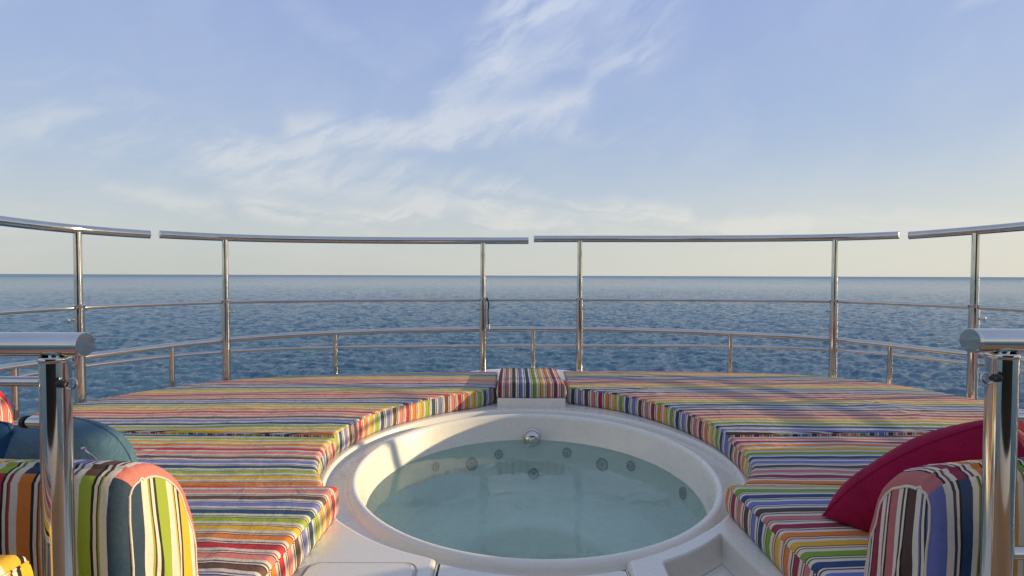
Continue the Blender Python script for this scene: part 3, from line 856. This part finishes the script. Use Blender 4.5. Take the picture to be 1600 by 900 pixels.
# ------------------------------------------------------------------ bow railing
def rail_pts(meas, curve, deg=3, x_lo=None, x_hi=None, n=40, ext=None):
    P_ = [at_curve(x_, y_, curve) for x_, y_ in meas]
    xs = np.array([m_[0] for m_ in meas], float); hz = np.array([p_.z for p_ in P_])
    cf = np.polyfit((xs - 800) / 800, hz, min(deg, len(xs) - 1))
    res = []
    for x_ in np.linspace(x_lo, x_hi, n):
        q = at_curve(x_, 450, curve); res.append(Vector((q.x, q.y, float(np.polyval(cf, (x_ - 800) / 800)))))
    return res
fixed = empty('bow_rail', (0.15, 3.8, RIM), 'fixed low steel bow rail curving round the pads with two lower bars and sockets', 'railing')
mid_m = [(0, 489), (122, 480), (355, 472), (500, 470.5), (700, 469.5), (835, 467), (913, 467.5), (1100, 469), (1200, 470.6), (1303, 471), (1513, 478), (1600, 485)]
lo1_m = [(0, 578), (60, 567), (143, 553), (267, 538.5), (400, 530), (524, 522.5), (700, 514.5), (833, 512.5), (1000, 515), (1141, 521), (1200, 525), (1300, 531.5), (1392, 540), (1500, 551), (1600, 563)]
lo2_m = [(20, 590), (113, 576), (143, 570), (233, 558), (400, 547.5), (550, 544), (700, 541), (833, 538.5), (1000, 540.5), (1200, 544), (1307, 547.5), (1392, 553), (1513, 568), (1600, 580)]
def aft(p_, q_, x_sign):      # carries a rail on aft beyond the frame
    pts = []
    for k in range(1, 9):
        pts.append(Vector((p_.x + (.0 if k > 2 else .0), p_.y - .22 * k, p_.z + (p_.z - q_.z) * .0)))
    return pts
def full_rail(meas, curve, rad, name, parent, mat=STEEL, deg=4):
    pts = rail_pts(meas, curve, deg, 2, 1598, 90)
    zl, zr = pts[0].z, pts[-1].z
    left = [Vector((c_[0], c_[1], zl)) for c_ in curve if c_[0] < 0 and c_[1] < pts[0].y - .05 and c_[1] > .3]
    right = [Vector((c_[0], c_[1], zr)) for c_ in curve if c_[0] > 0 and c_[1] < pts[-1].y - .05 and c_[1] > .3]
    bm = bmesh.new(); ring_tube(bm, left + pts + right, rad, 14); return obj(name, bm, mat, parent), left + pts + right
mid_o, mid_p = full_rail(mid_m, offset_curve(post_curve, .004), .0125, 'middle_bar', fixed)
lo1_o, lo1_p = full_rail(lo1_m, low_curve, .0185, 'lower_bar', fixed)
lo2_o, lo2_p = full_rail(lo2_m, low_curve, .0115, 'bottom_bar', fixed)
def z_of(path, p_):
    return min(path, key=lambda q: (q.x - p_.x) ** 2 + (q.y - p_.y) ** 2).z
for x_, yt in [(22, 580), (268, 541), (524, 523), (833, 515), (1141, 522), (1391, 540)]:
    q = at_curve(x_, yt, low_curve)
    bm = bmesh.new(); cyl(bm, (q.x, q.y, RIM - .002), (q.x, q.y, z_of(lo1_p, q)), .0165)
    s = obj('stanchion', bm, STEEL, fixed)
    bm = bmesh.new(); lathe(bm, [(.034, 0), (.034, .004), (.026, .008), (.0175, .010)], (q.x, q.y, RIM + .0005), 20); obj('base_flange', bm, STEEL, s)
# sockets that take the taller posts (x, knob side)
posts = [(123.5, 361, -1), (353, 372, 1), (754.5, 377, -1), (905.5, 374, 1), (1302.5, 372, -1), (1521.5, 361, 1)]
PP = []
for x_, yt, side in posts:
    q = at_curve(x_, 500, post_curve)
    zt = z_of(mid_p, q) + .016
    bm = bmesh.new(); cyl(bm, (q.x, q.y, RIM - .002), (q.x, q.y, zt), .0265)
    ring_tube(bm, [(q.x, q.y, zt - .018), (q.x, q.y, zt - .014), (q.x, q.y, zt - .002), (q.x, q.y, zt + .002)], [.0265, .0295, .0295, .024], 20)
    so = obj('socket_post', bm, STEEL, fixed)
    tg = Vector((-q.y, q.x, 0)).normalized() * -1      # across the line of sight
    zk = zt - .085
    bm = bmesh.new(); a = Vector((q.x, q.y, zk)) + tg * side * .024
    cyl(bm, a, a + tg * side * .016, .0075, 12); cyl(bm, a + tg * side * .016, a + tg * side * .030, .0115, 14, .003)
    obj('locking_knob', bm, STEEL_DULL, so)
    PP.append((q, zt))
# lanyard on the third post
q, zt = PP[2]
bm = bmesh.new()
ring_tube(bm, catmull([(q.x + .032, q.y - .012, zt + .005), (q.x + .044, q.y - .012, zt - .05), (q.x + .040, q.y - .012, zt - .12), (q.x + .046, q.y - .012, zt - .20)], 5), .0055, 8)
obj('lanyard', bm, BLACK, fixed)
bm = bmesh.new(); ring_tube(bm, [(q.x + .046, q.y - .012, zt - .20), (q.x + .046, q.y - .012, zt - .235)], .009, 10); obj('shackle', bm, STEEL_DULL, fixed)
secs = [([(-0, 345), (60, 351.5), (122, 358.5), (180, 363), (235, 366.5)], 2, 235, [0], 'leftmost steel handrail section on one tall post with sun glint'),
        ([(251, 366.3), (356, 371), (500, 374.7), (650, 375.7), (755, 376.2), (825, 376)], 251, 825, [1, 2], 'long steel handrail section left of the centre gap, on two tall posts'),
        ([(834, 373.3), (905, 373.3), (1100, 373.3), (1303, 370.5), (1403, 367.7)], 834, 1403, [3, 4], 'long steel handrail section right of the centre gap, on two tall posts'),
        ([(1419, 368), (1470, 364.3), (1522, 360.3), (1560, 357), (1600, 353.5)], 1419, 1598, [5], 'rightmost steel handrail section on one tall post')]
for k, (ms, xa, xb, pi, lab) in enumerate(secs):
    pts = rail_pts(ms, post_curve, 2, xa, xb, 50)
    if k == 0:
        sl = (pts[3].z - pts[0].z) * .0
        pts = [Vector((c_[0], c_[1], pts[0].z)) for c_ in post_curve if c_[0] < 0 and .9 < c_[1] < pts[0].y - .04] + pts
    if k == 3: pts = pts + [Vector((c_[0], c_[1], pts[-1].z)) for c_ in post_curve if c_[0] > 0 and .9 < c_[1] < pts[-1].y - .04]
    mid = pts[len(pts) // 2]
    e = empty('handrail_section', (mid.x, mid.y, RIM), lab, 'handrail', 'tall handrail sections on the bow rail')
    bm = bmesh.new(); ring_tube(bm, pts, .0255, 20); hr = obj('handrail', bm, STEEL, e)
    for a, b_ in ((pts[0], pts[1]), (pts[-1], pts[-2])):
        d = (a - b_).normalized()
        obj('end_cap', lathe_on(bmesh.new(), [(.0262, -.004), (.0262, .0005), (.025, .0012), (.0001, .0014)], a, d, 20), STEEL, hr)
    for i in pi:
        q, zt = PP[i]; zr = z_of(pts, q)
        bm = bmesh.new(); cyl(bm, (q.x, q.y, zt - .01), (q.x, q.y, zr - .012), .0205)
        obj('post', bm, STEEL, e)
    if k in (0, 3):
        yy = 1.3; c_ = min(post_curve, key=lambda c: abs(c[1] - yy) + (5 if (c[0] > 0) != (k == 3) else 0))
        bm = bmesh.new(); cyl(bm, (c_[0], c_[1], RIM - .002), (c_[0], c_[1], z_of(pts, Vector((c_[0], c_[1], 0))) - .012), .0215); obj('post', bm, STEEL, e)

# ------------------------------------------------------------------ near handrails
NY = 0.85
def near_rail(px_post, px_cap, py_cap, side, label):
    y = NY
    q = at_y(px_cap, py_cap, y); pz = at_y(px_post, 600, y)
    e = empty('near_handrail', (pz.x, y, RIM - .6), label, 'handrail', 'thick near handrails either side of the hot tub')
    far = q.x + side * 1.1
    zr = q.z
    bm = bmesh.new(); cyl(bm, (q.x + side * .004, y, zr), (far, y, zr), .0205, 40); hr = obj('rail', bm, STEEL, e)
    bm = bmesh.new(); lathe_on(bm, [(.0205, 0), (.0209, .001), (.0209, .0038), (.0198, .0047), (.0001, .0048)], (q.x + side * .005, y, zr), (-side, 0, 0), 40); obj('end_cap', bm, STEEL, hr, False)
    bm = bmesh.new(); cyl(bm, (pz.x, y, RIM - .6), (pz.x, y, zr - .0235), .0215, 40); po = obj('post', bm, STEEL, e)
    bm = bmesh.new(); lathe(bm, [(.0215, -.003), (.0228, 0), (.0228, .005), (.0215, .007), (.0001, .0075)], (pz.x, y, zr - .0275), 32)
    obj('collar', bm, STEEL, po)
    bm = bmesh.new(); cyl(bm, (pz.x - side * .004, y - .003, zr - .024), (pz.x - side * .004, y - .003, zr - .014), .010, 16); obj('bracket', bm, STEEL, po)
    return e, pz, zr
def pin(px, py, side, parent):
    a = at_y(px, py, NY - .0195)
    bm = bmesh.new()
    cyl(bm, a + Vector((-side * .008, -.003, 0)), a + Vector((side * .005, -.003, 0)), .0068, 16, .0015)
    cyl(bm, a + Vector((side * .003, -.006, 0)), a + Vector((side * .011, -.008, 0)), .004, 12)
    o_ = obj('spring_pin', bm, BLACK, parent)
    c = a + Vector((side * .017, -.006, 0)); bm = bmesh.new()
    ring_tube(bm, [c + Vector((math.cos(t_) * .0085, math.sin(t_) * .003, math.sin(t_) * .0085)) for t_ in np.linspace(0, 2 * math.pi, 25)], .0015, 8, False)
    obj('pull_ring', bm, STEEL, o_)
e, pz, zr = near_rail(87, 134, 538, -1, 'thick polished steel handrail with round end cap at the left edge')
a = at_y(60, 596, NY); bm = bmesh.new(); cyl(bm, (pz.x - .02, NY, a.z), (pz.x - 1.0, NY, a.z), .0085, 20); obj('lower_tube', bm, STEEL, e)
pin(101, 599, 1, e)
a = at_y(44, 659, NY + .010); bm = bmesh.new(); cyl(bm, (pz.x, NY + .01, a.z), (a.x, NY + .01, a.z), .0095, 24, .001); st = obj('stub_tube', bm, STEEL, e)
bm = bmesh.new(); lathe_on(bm, [(.0095, 0), (.0110, .0), (.0110, .006), (.009, .009), (.0001, .009)], (a.x, NY + .01, a.z), (-1, 0, 0), 20); obj('stub_plug', bm, BLACK, st)
e, pz, zr = near_rail(1565, 1515, 532, 1, 'thick polished steel handrail with round end cap at the right edge')
pin(1552, 590, -1, e)
for py in (652, 866):
    a = at_y(1600, py, NY); bm = bmesh.new(); cyl(bm, (pz.x + .015, NY + .005, a.z), (pz.x + 1.0, NY + .005, a.z), .011 if py > 700 else .0085, 20); obj('lower_tube', bm, STEEL, e)

# ------------------------------------------------------------------ things at the very edge of the picture
bolster('bolster', 'red and coral striped bolster at the far left edge beside the port rail', -2.365, -2.60, 2.05, 2.36, CTOP + .004, .21, STR_RED, .05,
        lambda d: d / .045 + .3, lambda y: y / .05 + .2, lambda d: d / .045, rb=.12)
bolster('bolster', 'red striped bolster at the far right edge behind the crimson pillow', 1.60, 2.2, 1.50, 1.75, CTOP + .004, .25, STR_RED, .05,
        lambda d: d / .045 + .3, lambda y: y / .05 + .2, lambda d: d / .045, rb=.12)
sb = bolster('bolster', 'long red striped backrest bolster along the starboard edge of the pads, past the right edge', 2.01, 3.27, 1.58, 1.80, CTOP + .004, .30, STR_RED, .05,
        lambda d: d / .045 + .3, lambda y: y / .05 + .2, lambda d: d / .045)
sb.location.y = 1.70; sb.location.x = 2.66; sb.rotation_euler.z = R(-90)
# lounge seat in front of the left bolster
seat_z = CAMZ - .50
pad('seat_cushion', 'yellow striped seat cushion corner at the bottom left edge in front of the bolster', [(-.788, .80), (-.788, .64), (-.788, .42)], [(-1.70, .80), (-1.70, .64), (-1.70, .42)],
    seat_z - .07, CAMZ - .449, STR_BL, lambda x, y: (y - .80) / .06 + 2.6, lambda s: s / .06 + 2.2, r=.02, nu=20, nv=30, cat='cushion', seed=41)
ws = empty('lounge_seat', (-1.3, .6, RIM - .6), 'white moulded lounge base under the seat cushion at the bottom left edge', 'seat')
bm = bmesh.new(); box(bm, (-1.7, .42, RIM - .6), (-.788, .80, seat_z - .072), .02); obj('seat_base', bm, GEL, ws)

# ------------------------------------------------------------------ rest of the yacht (behind and below the camera)
fl = bmesh.new(); fo = [(-2.55, .93), (-2.55, -6.5), (2.9, -6.5), (2.9, .93)]
plk = empty('teak_deck', (0, -2, RIM - .6), None, None); plk['kind'] = 'structure'; plk['label'] = 'teak deck aft of the hot tub'
x = -2.55; first = None
while x < 2.88:
    bm = bmesh.new(); box(bm, (x, -6.5, RIM - .63), (x + .095, .735, RIM - .6)); obj('plank', bm, TEAK, plk, False); x += .1
bm = bmesh.new(); box(bm, (-2.55, -6.5, RIM - .66), (2.9, .735, RIM - .632)); obj('caulking', bm, BLACK, plk, False)
yh = empty('yacht_hull', (0, 0, 0), 'white yacht hull below the bow deck', 'yacht')
bm = bmesh.new()
top = [p for p in hull_line if p[1] > 0.3]; top = top + [(2.96, -8), (-2.6, -8)]
wall(bm, top, [(0.0, RIM - .75), (0.05, RIM - 1.6), (-.2, RIM - 3.2), (.6, .2), (.9, -.8)])
obj('hull_shell', bm, HULLW, yh)
bm = bmesh.new(); fill_poly(bm, top, [], RIM - .76); obj('sub_deck', bm, HULLW, yh)
cw = empty('cabin', (0, -2.4, RIM - .6), 'white cabin front with dark windows behind the viewer', 'cabin')
bm = bmesh.new(); box(bm, (-2.3, -6.5, RIM - .598), (2.6, -2.2, RIM - .28), .04); obj('cabin_wall', bm, HULLW, cw)
bm = bmesh.new(); box(bm, (-2.2, -6.4, RIM - .278), (2.5, -2.3, RIM + 1.75), .04); obj('window_band', bm, DARKGLASS, cw)
bm = bmesh.new(); box(bm, (-2.6, -6.9, RIM + 1.752), (2.9, -1.7, RIM + 1.9), .06); obj('roof', bm, HULLW, cw)
